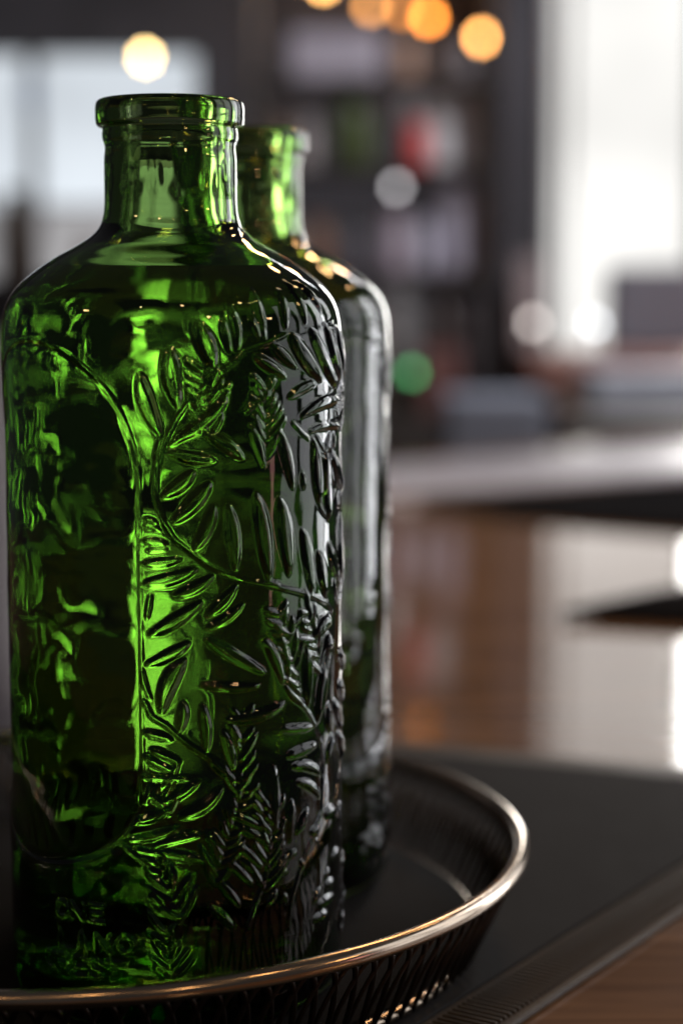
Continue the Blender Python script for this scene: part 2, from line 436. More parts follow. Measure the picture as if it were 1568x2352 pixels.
def leaf_shape(b, t, w, hmax, bend=0.0):
    """b, t: (theta, z) of base and tip; w width in mm"""
    bs, bz = b[0] * RB, b[1]; ts, tz = bs + wrap(t[0] - b[0]) * RB, t[1]
    ax, az = ts - bs, tz - bz; L = math.hypot(ax, az); ax /= L; az /= L
    def fn(T, Z):
        s = bs + wrap(T - b[0]) * RB
        u = ((s - bs) * ax + (Z - bz) * az) / L
        v = -(s - bs) * az + (Z - bz) * ax
        v = v - bend * L * 4 * u * (1 - u)
        uc = np.clip(u, 0.0, 1.0)
        hw = 0.5 * w * np.clip(np.sin(np.pi * np.clip(uc, 1e-4, 1 - 1e-4) ** 1.15), 0, 1) ** 0.55
        q = np.abs(v) / np.maximum(hw, 1e-3)
        inside = (u > 0) & (u < 1) & (q < 1)
        q = np.clip(q, 0, 1)
        dome = (1 - q ** 2.0) ** 0.62
        rid = 1 - 0.22 * np.exp(-(q / 0.16) ** 2) * np.clip(1.2 - uc, 0, 1)         # a shallow mid-vein
        endf = np.clip(np.minimum(uc, 1 - uc) * L / (0.55 * w), 0, 1) ** 0.6
        return np.where(inside, hmax * dome * rid * (0.25 + 0.75 * endf), 0.0)
    m = w + abs(bend) * L
    return fn, ((min(bs, ts) - m) / RB, (max(bs, ts) + m) / RB, min(bz, tz) - m, max(bz, tz) + m)
def tube_shape(pts, w, h):
    P = [(p[0] * RB, p[1]) for p in pts]
    def fn(T, Z):
        s = P[0][0] + wrap(T - pts[0][0]) * RB
        best = np.full(np.broadcast(s, Z).shape, 1e9)
        for (a0, a1), (b0, b1) in zip(P[:-1], P[1:]):
            dx, dz = b0 - a0, b1 - a1; l2 = dx * dx + dz * dz + 1e-9
            k = np.clip(((s - a0) * dx + (Z - a1) * dz) / l2, 0, 1)
            best = np.minimum(best, (s - a0 - k * dx) ** 2 + (Z - a1 - k * dz) ** 2)
        q = np.sqrt(best) / (w / 2)
        return np.where(q < 1, h * (1 - np.clip(q, 0, 1) ** 2) ** 0.7, 0.0)
    ss = [p[0] for p in P]; zs = [p[1] for p in P]
    return fn, ((min(ss) - w) / RB, (max(ss) + w) / RB, min(zs) - w, max(zs) + w)

# ---- the arched smooth panel with its raised border
pth = math.radians(-53.0); p_hw = 33.2
z_top = on_wall(95, 779)[1]; z_sh = on_wall(327, 1120)[1]; z_lo = on_wall(327, 1835)[1]; z_bot = on_wall(110, 1985)[1]
def panel_dist(T, Z):
    s = wrap(T - pth) * RB
    rt = z_top - z_sh; rb = z_lo - z_bot
    hw = np.where(Z > z_sh, p_hw * np.sqrt(np.clip(1 - ((Z - z_sh) / rt) ** 2, 0, 1)),
         np.where(Z < z_lo, p_hw * np.sqrt(np.clip(1 - ((z_lo - Z) / rb) ** 2, 0, 1)), p_hw))
    dside = hw - np.abs(s)
    # approximate signed distance (positive inside) near the arcs
    e_t = 1 - np.sqrt((s / p_hw) ** 2 + (np.maximum(Z - z_sh, 0) / rt) ** 2)
    e_b = 1 - np.sqrt((s / p_hw) ** 2 + (np.maximum(z_lo - Z, 0) / rb) ** 2)
    d = np.where(Z > z_sh, e_t * p_hw, np.where(Z < z_lo, e_b * p_hw * 0.9, p_hw - np.abs(s)))
    return d
PD = panel_dist(TH[None, :], ZZ[:, None])
# ---- a second, plain panel on the far side
PD2 = panel_dist(wrap(TH[None, :] - math.pi), ZZ[:, None])

LEAVES = {
 'A': [(600,1565,345,830,250,0.05),(795,1240,690,525,290,0.03),(1200,800,990,255,270,-0.05),(720,1640,1360,1130,190,-0.04),(950,1140,1420,955,110,0),
       (1080,1520,1550,1830,190,0.04),(1470,590,1385,30,130,-0.08),(1390,600,1310,220,100,0)],
 'B': [(480,760,380,500,110,0),(900,1090,615,815,150,0),(1190,1245,825,695,190,0.03),(1342,1320,1060,640,170,0.02),(1392,1240,1235,605,130,0),(1432,1210,1355,610,70,0),
       (1210,585,1340,565,70,0),(800,1440,1118,1258,130,0.05),(940,1660,1380,1460,150,0.08),(1030,1830,1385,1765,120,0.06),(780,1200,400,940,150,0),(300,1600,605,1370,120,0),
       (545,640,470,160,120,0.04),(790,640,800,170,110,0),(1015,600,960,90,110,-0.05),(1222,445,1100,95,90,-0.06),(540,770,510,600,90,0)],
 'C': [(660,165,1235,270,190,-0.04),(590,700,985,385,200,-0.05),(720,1000,1170,520,220,-0.03),(980,1310,1210,790,180,-0.05),(590,1000,385,930,90,0),(600,1070,378,1010,60,0),
       (690,1220,368,1190,110,0),(690,1285,428,1305,66,0),(845,1395,370,1455,140,0.04),(1035,1500,378,1690,190,0.05),(1212,1580,735,1835,165,0.06),(1474,1690,1110,2065,170,0.05),(480,1790,425,2110,75,0)],
 'D': [(520,360,355,-140,150,-0.04),(855,600,700,-80,130,-0.03),(1090,20,1152,760,210,0.03),(1230,150,1265,960,150,0),(1290,180,1412,620,80,0),(970,400,990,600,100,0),
       (200,1560,112,770,190,-0.03),(580,1660,430,650,220,-0.02),(815,1600,700,700,220,-0.03),(1070,1810,960,1050,150,-0.04),(1235,1860,1145,1300,120,-0.03),(1375,1700,1262,1220,100,0),(1405,1640,1390,880,70,0),(560,1660,710,1700,60,0)],
 'E': [(1080,0,450,400,190,0.03),(395,745,935,470,170,-0.05),(600,1300,870,655,250,0.08),(800,1530,850,1150,150,-0.06),(1120,1745,1070,1190,130,-0.05),(1425,1950,1305,1490,150,-0.05),
       (745,1600,378,1510,120,0),(830,1870,465,1705,130,0),(745,1965,388,1785,140,0),(480,1150,375,800,60,0.05)],
 'F': [(300,30,-140,330,140,0.04),(545,840,-155,435,180,0),(480,975,-195,965,120,0.03),(760,1180,95,1375,160,0.05),(740,960,530,460,150,-0.06),(812,900,715,400,90,-0.04),(1030,1230,1005,515,140,-0.02),
       (1135,1400,1210,750,140,-0.03),(1085,405,1290,195,140,0.04),(808,300,975,165,70,0),(800,0,690,175,80,0),(1412,1185,1390,895,80,0),(1402,1480,1325,1135,100,0),(1412,1800,1365,1500,80,0),(1422,800,1400,560,60,0),
       (1250,1500,1262,1180,60,0),(1232,1850,1312,1535,90,0),(1085,1450,720,1480,90,0),(1125,1650,788,1785,100,0)],
 'G': [(912,170,375,145,90,0),(345,215,248,550,55,0),(500,195,420,465,90,0),(600,200,478,415,55,0),(1042,178,600,442,130,0.05),(1302,270,800,612,175,0.08),(250,670,692,508,130,-0.05),(200,862,802,725,130,-0.05),
       (490,965,1055,812,130,0.06),(380,1010,1115,1118,110,0.06),(95,890,500,1212,60,0.02),(0,955,40,1062,45,0)],
 'H': [(1182,110,848,28,110,-0.09),(1168,380,908,200,100,-0.09),(655,785,638,20,150,0),(820,905,845,415,100,0),(890,805,1032,508,90,0),(1048,785,1155,725,75,0),(1208,575,1332,485,75,0),(430,295,522,422,55,0),
       (522,575,395,400,75,0),(512,632,385,548,60,0),(545,745,150,560,115,0),(582,930,160,685,120,-0.04),(512,1195,175,908,115,-0.04),(440,1255,255,1090,60,0),(398,1385,65,1088,110,-0.03),(252,1632,0,1338,110,-0.02),(178,1872,-85,1640,110,-0.02),
       (740,1092,905,995,65,0),(725,1262,795,1212,55,0),(1130,1612,1332,1485,75,0),(1082,1592,1172,1408,60,0),(1078,1782,1255,1688,75,0),(990,1182,938,1098,60,0),(1310,1072,1372,948,75,0),(1212,1295,1272,1195,60,0),
       (1228,1382,1325,1318,60,0),(560,1615,672,1440,80,0),(800,1552,742,1495,55,0),(1380,655,1392,395,80,0),(1390,185,1380,48,80,0),(1142,912,1118,848,60,0),(1285,725,1292,650,60,0),(1400,805,1395,715,60,0)],
}
ORG = {'A': (250.9, 689.9), 'B': (501.8, 627.2), 'C': (250.9, 1003.5), 'D': (501.8, 1003.5), 'E': (250.9, 1379.8), 'F': (501.8, 1379.8), 'G': (250.9, 1756.2), 'H': (501.8, 1756.2)}
def pic(c, x, y): return ORG[c][0] + 0.2 * x, ORG[c][1] + 0.2 * y
STEMS = [('A', [(560,1880),(650,1600),(780,1350),(940,1130),(1110,970),(1260,830)], 70), ('A', [(690,1670),(860,1590),(1040,1530)], 60),
         ('C', [(600,-10),(550,160),(525,400),(535,700),(600,950),(750,1180),(950,1330),(1130,1470),(1350,1570)], 75),
         ('D', [(95,1570),(300,1640),(560,1690),(800,1750),(1060,1820),(1250,1905),(1310,2010)], 60),
         ('E', [(400,1150),(480,1330),(650,1430),(780,1550),(950,1680),(1100,1770),(1300,1900)], 70),
         ('F', [(900,1140),(1010,1250),(1110,1420),(1180,1640),(1210,1880),(1195,2160),(1190,2400)], 60),
         ('H', [(560,560),(600,900),(560,1250),(430,1600),(330,1880)], 55), ('H', [(1190,520),(1010,1000),(850,1500),(800,1880)], 55),
         ('B', [(-4,1143),(100,1080),(300,900),(560,815),(800,700)], 55), ('B', [(860,1720),(960,1830),(1040,1900)], 60)]
for c, pts, w in STEMS:
    wl = [on_wall(*pic(c, x, y)) for x, y in pts]
    fn, bb = tube_shape(wl, w * 0.13 / 9.2, 0.5); stamp(None, fn, bb, "stem")
for c in 'ABCDEFGH':
    for (x0, y0, x1, y1, w, bend) in LEAVES[c]:
        p0 = pic(c, x0, y0); p1 = pic(c, x1, y1)
        b = on_wall(*p0); t = on_wall(*p1)
        L = math.hypot(p1[0] - p0[0], p1[1] - p0[1]); nx, ny = -(p1[1] - p0[1]) / L, (p1[0] - p0[0]) / L
        mx, my = (p0[0] + p1[0]) / 2, (p0[1] + p1[1]) / 2; hw = w * 0.1
        wa = on_wall(mx - nx * hw, my - ny * hw); wb = on_wall(mx + nx * hw, my + ny * hw)
        wid = math.hypot((wa[0] - wb[0]) * RB, wa[1] - wb[1])
        Lm = math.hypot(wrap(t[0] - b[0]) * RB, t[1] - b[1])
        if Lm < 1.2: continue
        wid = min(max(wid * 0.82, 1.2), 5.0, Lm * 0.42)
        fn, bb = leaf_shape(b, t, wid, min(1.3, 0.35 + 0.21 * wid) * random.uniform(0.8, 1.1), bend); stamp(None, fn, bb, "embossed_leaf")
# finer needle leaves in feathery sprigs that fill the gaps between the big ones
frng = random.Random(21); added = 0
sprigs = []
for r_ in range(7):
    for c_ in range(6):
        sprigs.append((math.radians(1 + 14.5 * c_ + frng.uniform(-5, 5)), 13 + 22.5 * r_ + frng.uniform(-6, 6), frng.uniform(-0.6, 0.6), frng.uniform(17, 28)))
frng.shuffle(sprigs)
def busy(tt, zz): return Hgt[int(np.argmin(np.abs(ZZ - zz))), int(np.argmin(np.abs(wrap(TH - tt))))] > 0.05
for (st, sz, lean, slen) in sprigs:
    n = int(slen / 2.4)
    for i in range(n):
        q = i / n; ang = math.pi / 2 + lean * (0.3 + q)                       # direction of the sprig's stem here
        cs = st * RB + math.cos(math.pi / 2 + lean * 0.65) * slen * q; cz = sz + math.sin(math.pi / 2 + lean * 0.65) * slen * q
        for side in (-1, 1):
            if added >= 174: break
            an = ang + side * math.radians(frng.uniform(26, 52)); L = frng.uniform(6.0, 10.5) * (1 - 0.45 * q); w = frng.uniform(1.25, 2.1)
            b = (cs / RB, cz); t = (b[0] + math.cos(an) * L / RB, cz + math.sin(an) * L)
            if t[1] > 184 or t[1] < 11 or b[1] < 11: continue
            if max(panel_dist(np.array(p[0]), np.array(p[1])) for p in (b, t)) > -0.6: continue
            if b[0] > 1.5 or t[0] > 1.55: continue
            if sum(busy(b[0] + (t[0] - b[0]) * u, b[1] + (t[1] - b[1]) * u) for u in (0.2, 0.4, 0.6, 0.8, 0.97)) > 2: continue
            fn, bb = leaf_shape(b, t, w, frng.uniform(0.5, 0.85), side * frng.uniform(0.0, 0.08)); stamp(None, fn, bb, "embossed_leaf"); added += 1
# the berry
bt, bz_ = on_wall(*pic('F', 1258, 492))
def berry(T, Z):
    q = np.sqrt((wrap(T - bt) * RB) ** 2 + (Z - bz_) ** 2) / 2.6
    return np.where(q < 1, 1.5 * np.sqrt(np.clip(1 - q * q, 0, 1)), 0.0)
stamp(None, berry, (bt - 0.1, bt + 0.1, bz_ - 4, bz_ + 4), "embossed_berry")

# ---- embossed lettering under the panel, drawn with strokes on the wall
GL = {'O': [[(0.5 + 0.5 * math.sin(a * math.pi / 8), 0.5 + 0.5 * math.cos(a * math.pi / 8)) for a in range(17)]],
      'N': [[(0, 0), (0, 1), (1, 0), (1, 1)]], 'E': [[(1, 1), (0, 1), (0, 0), (1, 0)], [(0, 0.5), (0.85, 0.5)]],
      'L': [[(0, 1), (0, 0), (1, 0)]], 'A': [[(0, 0), (0.5, 1), (1, 0)], [(0.2, 0.38), (0.8, 0.38)]],
      'R': [[(0, 0), (0, 1), (0.7, 1), (0.95, 0.85), (0.95, 0.65), (0.7, 0.5), (0, 0.5)], [(0.5, 0.5), (1, 0)]],
      'S': [[(0.95, 0.85), (0.7, 1), (0.3, 1), (0.05, 0.8), (0.2, 0.58), (0.8, 0.42), (0.95, 0.2), (0.7, 0), (0.3, 0), (0.05, 0.15)]],
      'T': [[(0, 1), (1, 1)], [(0.5, 1), (0.5, 0)]]}
def letter(ch, px, py, wmm, hmm):
    tc_, zc_ = on_wall(px, py)
    for stroke in GL[ch]:
        pts = [(tc_ + (x - 0.5) * wmm / RB, zc_ + (y - 0.5) * hmm) for x, y in stroke]
        fn, bb = tube_shape(pts, 1.2, 0.5)
        lid = len(pieces)
        stamp(None, fn, bb, "embossed_letter" if stroke is GL[ch][0] else None)
for ch, px, py in (('O', 143, 2086), ('N', 178, 2093), ('E', 222, 2099)): letter(ch, px, py, 3.8, 4.1)
for ch, px, py in (('L', 152, 2158), ('A', 188, 2162), ('N', 237, 2168), ('O', 291, 2170)): letter(ch, px, py, 4.0, 4.3)
for ch, px, py in (('O', 117, 2200), ('R', 145, 2210), ('E', 183, 2220), ('S', 221, 2226), ('T', 262, 2230)): letter(ch, px, py, 3.8, 4.6)

# ---- sprigs on the far half of the bottle (part of the body mesh)
Hgt_near = Hgt.copy()
for k in range(130):
    t0 = math.radians(random.uniform(100, 258)); z0 = random.uniform(14, 172)
    if panel_dist(np.array(wrap(t0 - math.pi)), np.array(z0)) > -2: continue
    an = random.uniform(0, 2 * math.pi); L = random.uniform(7, 14)
    fn, bb = leaf_shape((t0, z0), (t0 + math.cos(an) * L / RB, z0 + math.sin(an) * L), random.uniform(2.4, 4.4), random.uniform(0.5, 0.95)); stamp(None, fn, bb)

# ---- soften, then the panel step, border, and the slight unevenness of moulded glass
def blur(A):
    B = A.copy(); B[1:-1] = (A[:-2] + 2 * A[1:-1] + A[2:]) / 4
    C = B.copy(); C[:, 1:-1] = (B[:, :-2] + 2 * B[:, 1:-1] + B[:, 2:]) / 4
    return C
zfade = np.clip((ZZ - 8) / 4, 0, 1)[:, None] * np.clip((193 - ZZ) / 4, 0, 1)[:, None]
ID = np.where((PD > 0.6), np.where(np.isin(ID, [i + 1 for i, n in enumerate(pieces) if n == "embossed_letter"]), ID, 0), ID)
step = 0.65 / (1 + np.exp(-np.clip(-PD / 1.05, -40, 40)))
border = 0.15 * np.exp(-((PD - 0.1) / 0.6) ** 2)
step2 = 0.6 / (1 + np.exp(-np.clip(-PD2 / 0.35, -40, 40)))
b_ang = (np.cos(TH) > -0.2)[None, :]
pieces.append("panel_border"); pid_border = len(pieces)
ID = np.where(b_ang & (np.abs(PD - 0.1) < 0.7) & (ID == 0), pid_border, ID)
_rr = random.Random(5)
RIP = []
for _ in range(10):
    _l = _rr.uniform(6, 16); _a = _rr.uniform(0, math.pi)
    RIP.append((0.0011 * _l, round(45 * 2 * math.pi / _l * math.cos(_a)), 2 * math.pi / _l * math.sin(_a), _rr.uniform(0, 6.28)))
def wavy(T, Z):
    return (0.050 * np.sin(3 * T + 0.05 * Z + 1.0) + 0.035 * np.sin(5 * T - 0.11 * Z + 2.0) + 0.022 * np.sin(0.23 * Z + 2 * T) + 0.012 * np.sin(9 * T + 0.31 * Z) + sum(a_ * np.sin(k_ * T + m_ * Z + p_) for a_, k_, m_, p_ in RIP))
idx = np.arange(NR * NT).reshape(NR, NT); idr = np.roll(idx, -1, 1)
FQ = np.stack([idx[:-1], idr[:-1], idr[1:], idx[1:]], -1).reshape(-1, 4)
FID = ID[:-1].reshape(-1)
def outer_wall(Hraw):
    """vertices and normals of the outer wall for one relief map (mm)"""
    H1 = blur(Hraw); H3 = blur(blur(H1))
    fine = (np.cos(TH) < -0.15)[None, :] | ((ZZ < z_bot - 1.5)[:, None] & (np.sin(TH) < -0.14)[None, :])
    H = np.where(fine, H1, H3)
    H = np.where(PD > 0.2, H * np.clip((0.9 - PD) / 0.7, 0, 1), H)             # leaves stop at the border
    relief = H + np.where(b_ang, step - 0.65, step2 - 0.6) + np.where(b_ang, border, 0.0)
    relief = relief * zfade + wavy(TH[None, :], ZZ[:, None]) * 0.8 * zfade
    RR = Pout[:, 0][:, None] + relief * PNo[:, 0][:, None]
    ZG = Pout[:, 1][:, None] + relief * PNo[:, 1][:, None]
    X = np.stack([RR * np.sin(TH)[None, :], -RR * np.cos(TH)[None, :], ZG], -1) * mm
    dth = np.roll(X, -1, 1) - np.roll(X, 1, 1); dz = np.gradient(X, axis=0)
    NG = np.cross(dth, dz); NG /= np.maximum(1e-14, np.linalg.norm(NG, axis=-1))[..., None]
    refn = np.stack([PNo[:, 0][:, None] * np.sin(TH)[None, :], -PNo[:, 0][:, None] * np.cos(TH)[None, :], PNo[:, 1][:, None] + 0 * TH[None, :]], -1)
    NG *= np.sign((NG * refn).sum(-1) + 1e-9)[..., None]
    return X.reshape(-1, 3), NG.reshape(-1, 3)
VX, VN = outer_wall(Hgt); VX2, VN2 = outer_wall(Hgt_near + 0.1 * (Hgt - Hgt_near))
def submesh(name, sel, V=None, Nv=None):
    V = VX if V is None else V; Nv = VN if Nv is None else Nv
    F = FQ[sel]; used, inv = np.unique(F, return_inverse=True)
    return set_grid_mesh(name, V[used], Nv[used], inv.reshape(-1, 4), M_GLASS)

def in_wav(T, Z): return 2.7 * wavy(T + 1.3, Z * 1.15 + 20) * np.clip((Z - 8) / 10, 0, 1) * np.clip((190 - Z) / 12, 0, 1)

bottle = empty("green_bottle", (BX, BY, BZ), math.atan2(ux, -uy))
body_me = submesh("body", FID == 0)
body = link("body", body_me, M_GLASS, bottle)
for i, nm in enumerate(pieces):
    sel = FID == i + 1
    if sel.sum() < 12: 
        if sel.sum() > 0:
            link(nm, submesh(nm, sel), M_GLASS, body)
        continue
    link(nm, submesh(nm, sel), M_GLASS, body)
Pin = resample(BODY_IN, 0.5)
link("inner_shoulder", lathe_grid("inner_shoulder", Pin, M_GLASS), M_GLASS, body)
def merge_lathe(name, Pa, Pb):
    a = lathe_grid(name + "_a", Pa, M_GLASS)
    b = lathe_grid(name + "_b", Pb, M_GLASS, wav=lambda T, Z: 0.9 * wavy(T, Z * 1.3) * np.clip((Z - 211) / 3, 0, 1) * np.clip((229.2 - Z) / 3, 0, 1))
    na, nb = len(a.vertices), len(b.vertices)
    def get(me):
        v = np.empty(len(me.vertices) * 3, np.float32); me.vertices.foreach_get("co", v)
        n = np.empty(len(me.loops) * 3, np.float32); me.corner_normals.foreach_get("vector", n)
        f = np.empty(len(me.loops), np.int32); me.loops.foreach_get("vertex_index", f)
        vn = np.zeros((len(me.vertices), 3), np.float32); vn[f] = n.reshape(-1, 3)
        return v.reshape(-1, 3), vn, f.reshape(-1, 4)
    va, nva, fa = get(a); vb, nvb, fb = get(b)
    return set_grid_mesh(name, np.r_[va, vb], np.r_[nva, nvb], np.r_[fa, fb + na], M_GLASS)
link("neck", merge_lathe("neck", resample(NECK, 0.35), resample(NECK_IN, 0.5)), M_GLASS, bottle)
link("lip", lathe_grid("lip", resample(LIP, 0.25), M_GLASS), M_GLASS, bottle)
liq_side = lathe_grid("liquid", resample(LIQ, 0.8)[::-1].copy(), M_LIQ_SIDE, wav=in_wav)
liquid = link("liquid", liq_side, M_LIQ_SIDE, bottle)
top_prof = np.array([(0.01, 192.5), (10, 192.5), (20, 192.5), (28, 192.5), (30.2, 192.55), (31.0, 192.75), (31.2, 192.5 + 0.42)])
top_prof = np.array([(31.2 - 31.19 * k / 24, 192.5) for k in range(25)])[::-1].copy()
link("surface", lathe_grid("surface", top_prof, M_LIQ_TOP), M_LIQ_TOP, liquid)
tag(bottle, "sharp green glass bottle with embossed leaves standing nearest, in front", "bottle", "green glass bottles on the tray")

def copy_tree(o, parent=None):
    c = o.copy(); COL.objects.link(c); c.parent = parent
    for ch in list(o.children): copy_tree(ch, c)
    return c
b2 = copy_tree(bottle)
for c_ in b2.children:
    if c_.name.startswith("body"): c_.data = submesh("body", FID == 0, VX2, VN2)     # this bottle's far side is shallower
b2.location = (-0.0299, 0.5937, BZ); b2.rotation_euler = (0, 0, math.radians(98 + 2.9))
tag(b2, "out of focus green glass bottle half hidden behind the nearer bottle", "bottle", "green glass bottles on the tray")

# ================================================================== BLURRED BAR BEHIND
def px2m(p, Y): return p * Y / FPX
def rect(x0, y0, x1, y1, Y):
    a = at(x0, y1, Y); b = at(x1, y0, Y); return (a + b) / 2, abs(b.x - a.x), abs(b.z - a.z)

M_WALL = plain("wall_charcoal", (0.066, 0.062, 0.070), 0.9, var=0.35, scale=3)
M_DARKW = plain("dark_wood", (0.035, 0.027, 0.024), 0.5, var=0.3, scale=12)
wall_c, wall_w, wall_h = rect(-1500, -900, 1225, 1500, 4.70)
tag(box("back_wall", wall_c, (wall_w, 0.08, wall_h), M_WALL), kind="structure")

M_PANE = emit("window_daylight", (0.86, 0.93, 1.0), 0.82, 0.22, 2.2)
M_PANE2 = emit("window_daylight_low", (0.95, 0.93, 0.95), 0.45, 0.25, 3.0)
M_PANE3 = emit("window_daylight_warm", (1.0, 0.985, 0.95), 1.0, 0.22, 1.7)
def window(x0, y0, x1, y1, Y, cols, rows, fr, label, mats, depth=0.05):
    c, w, h = rect(x0, y0, x1, y1, Y)
    root = empty("window", (c.x, Y, c.z - h / 2)); tag(root, label, "window")
    a = at(x0, y1, Y); t = px2m(fr, Y)
    def bar(xa, xb, ya, yb, nm, dy=0.0):
        p, ww, hh = rect(xa, ya, xb, yb, Y)
        o = box(nm, p - Vector(root.location) + Vector((0, dy, 0)), (ww, depth, hh), M_DARKW, root, bevel=0.004); return o
    bar(x0 - fr, x0, y0 - fr, y1 + fr, "frame"); bar(x1, x1 + fr, y0 - fr, y1 + fr, "frame")
    bar(x0, x1, y0 - fr, y0, "frame"); bar(x0, x1, y1, y1 + fr, "frame")
    for xa, xb in cols[1]: bar(xa, xb, y0, y1, "mullion", -0.004)
    for r, (ya, yb) in enumerate(rows):
        for k, (xa, xb) in enumerate(cols[0]):
            p, ww, hh = rect(xa, ya, xb, yb, Y)
            box("pane", p - Vector(root.location) + Vector((0, 0.012, 0)), (ww, 0.006, hh), mats[r % len(mats)], root)
    return root
window(-300, 128, 455, 640, 4.6, ([(-300, 72), (88, 455)], [(72, 88)]), [(128, 470), (478, 640)], 12,
       "pale daylight window on the left, behind the bottle neck", [M_PANE, M_PANE2])
window(1262, -300, 1930, 815, 4.6, ([(1262, 1300), (1304, 1600), (1612, 1930)], [(1300, 1304), (1600, 1612)]), [(-300, -120), (-108, 815)], 12,
       "tall bright daylight window filling the upper right corner", [M_PANE3, M_PANE3])

M_CURT = plain("curtain_cloth", (0.75, 0.74, 0.76), 0.9, var=0.06)
def curtain(x0, y0, x1, y1, Y, label):
    c, w, h = rect(x0, y0, x1, y1, Y); n = 48
    v = []; f = []
    for i in range(n + 1):
        x = -w / 2 + w * i / n; yy = 0.022 * math.sin(i * 0.9) + 0.008 * math.sin(i * 2.3)
        for z in (-h / 2, h / 2): v += [(x, yy - 0.002, z), (x, yy + 0.002, z)]
    for i in range(n):
        a = i * 4; b = a + 4
        f += [(a, b, b + 2, a + 2), (a + 1, a + 3, b + 3, b + 1), (a, a + 1, b + 1, b), (a + 2, b + 2, b + 3, a + 3)]
    me = bpy.data.meshes.new("curtain"); me.from_pydata(v, [], f); me.update(); smooth(me)
    o = link("curtain", me, M_CURT); o.location = c; return tag(o, label, "curtain")
curtain(1247, -300, 1276, 800, 4.50, "pale gathered curtain along the tall window's left edge")
# pillar, ledge
pc, pw, ph = rect(1128, -1200, 1246, 1300, 4.3)
tag(box("pillar", pc, (pw, 0.14, ph), M_WALL, bevel=0.006), "dark square pillar left of the tall bright window", "pillar")
M_BROWN = plain("brown_wood", (0.16, 0.105, 0.09), 0.5, var=0.25, scale=14)
pc, pw, ph = rect(1182, 590, 1244, 804, 4.12)
tag(box("wooden_post", pc, (pw, 0.06, ph), plain("post_paint", (0.30, 0.24, 0.24), 0.6), bevel=0.006), "mauve brown wooden post standing on the ledge before the dark pillar", "post")
pc, pw, ph = rect(1180, 805, 2000, 860, 4.2)
pc.y = 4.08
tag(box("window_ledge", pc, (pw, 0.50, ph), plain("ledge_wood", (0.26, 0.11, 0.085), 0.45, var=0.2), bevel=0.005), "reddish brown wooden ledge under the tall window", "ledge")
pc, pw, ph = rect(1180, 862, 2000, 1500, 4.35)
tag(box("panelling", pc, (pw, 0.05, ph), M_DARKW, bevel=0.004), "dark wood panelling below the window ledge", "panelling")

# back bar: cabinet and shelf with things on it
cc, cw, ch = rect(560, 952, 1120, 1800, 3.35)
tag(box("back_bar_cabinet", cc, (cw, 0.5, ch), M_DARKW, bevel=0.005), "dark wooden cabinet of the back bar carrying the shelf", "cabinet")
shelf = empty("bar_shelf", at(840, 951, 3.40)); tag(shelf, "dark open wooden shelf on the back bar cabinet", "shelf")
def part_box(nm, x0, y0, x1, y1, Y, d, mat, root, bev=0.003):
    p, w, h = rect(x0, y0, x1, y1, Y); return box(nm, p - Vector(root.location), (w, d, h), mat, root, bevel=bev)
for yb in (192, 388, 628): part_box("board", 590, yb, 1118, yb + 14, 3.40, 0.20, M_DARKW, shelf)
part_box("upright", 575, -350, 590, 951, 3.40, 0.22, M_DARKW, shelf); part_box("upright", 1118, -350, 1132, 951, 3.40, 0.22, M_DARKW, shelf)
def carton(x0, y0, x1, y1, Y, d, color, name, label, cat, rough=0.6):
    p, w, h = rect(x0, y0, x1, y1, Y)
    o = box(name, p, (w, d, h), plain(name + "_paper", color, rough), bevel=min(w, h) * 0.06)
    # a folded flap seam along the top edge
    s = box("flap", (0, -d / 2 - 0.0012, h * 0.28), (w * 0.9, 0.002, h * 0.03), o.data.materials[0], o)
    return tag(o, label, cat)
def jar(px, y0, y1, Y, rpx, color, name, label, cat, rough=0.3, neck=0.55, metallic=0.0):
    a = at(px, y1, Y); h = px2m(y1 - y0, Y); r = px2m(rpx, Y)
    root = empty(name, a)
    m = plain(name + "_finish", color, rough, metallic)
    pr = [(0, 0), (r * 0.9, 0), (r, h * 0.04), (r, h * 0.68), (r * 0.86, h * 0.78), (r * neck, h * 0.86), (r * neck, h * 0.92)]
    link("vessel", lathe_mesh("vessel", pr, 32), m, root)
    link("cap", lathe_mesh("cap", [(0, h * 0.90), (r * neck * 1.15, h * 0.90), (r * neck * 1.15, h * 0.99), (r * neck, h), (0, h)], 32), m, root)
    return tag(root, label, cat)
carton(668, 84, 872, 190, 3.36, 0.12, (0.34, 0.31, 0.36), "grey_box", "grey lavender box on the top board of the shelf", "box")
jar(805, 215, 387, 3.36, 48, (0.05, 0.07, 0.02), "olive_jar", "dark olive jar on the second shelf board", "jar")
jar(928, 215, 387, 3.40, 34, (0.60, 0.60, 0.66), "pale_canister", "pale grey canister behind the red tin", "canister", neck=0.8)
jar(1000, 235, 387, 3.38, 36, (0.70, 0.70, 0.72), "white_canister", "white canister just right of the red tin", "canister", neck=0.7)
jar(1075, 180, 387, 3.40, 44, (0.50, 0.50, 0.55), "grey_canister", "tall grey canister at the right end of the second board", "canister", neck=0.75)
jar(1036, 425, 627, 3.38, 38, (0.55, 0.52, 0.64), "lavender_canister", "lavender canister on the third shelf board", "canister", neck=0.8)
jar(1096, 405, 627, 3.40, 26, (0.50, 0.47, 0.58), "lavender_bottle", "slim lavender bottle at the right end of the third board", "bottle", neck=0.5)
jar(905, 482, 627, 3.38, 34, (0.50, 0.42, 0.50), "mauve_canister", "mauve canister in the middle of the third board", "canister", neck=0.8)
jar(968, 505, 627, 3.36, 26, (0.44, 0.42, 0.50), "lilac_jar", "small lilac jar between the mauve and lavender canisters", "jar", neck=0.7)
jar(952, 285, 387, 3.30, 30, (0.50, 0.05, 0.05), "red_tin", "small red tin on the second shelf board", "tin", neck=0.8)
jar(915, 650, 950, 3.30, 42, (0.16, 0.15, 0.15), "grey_jug", "grey jar standing on the cabinet under the shelf", "jar")
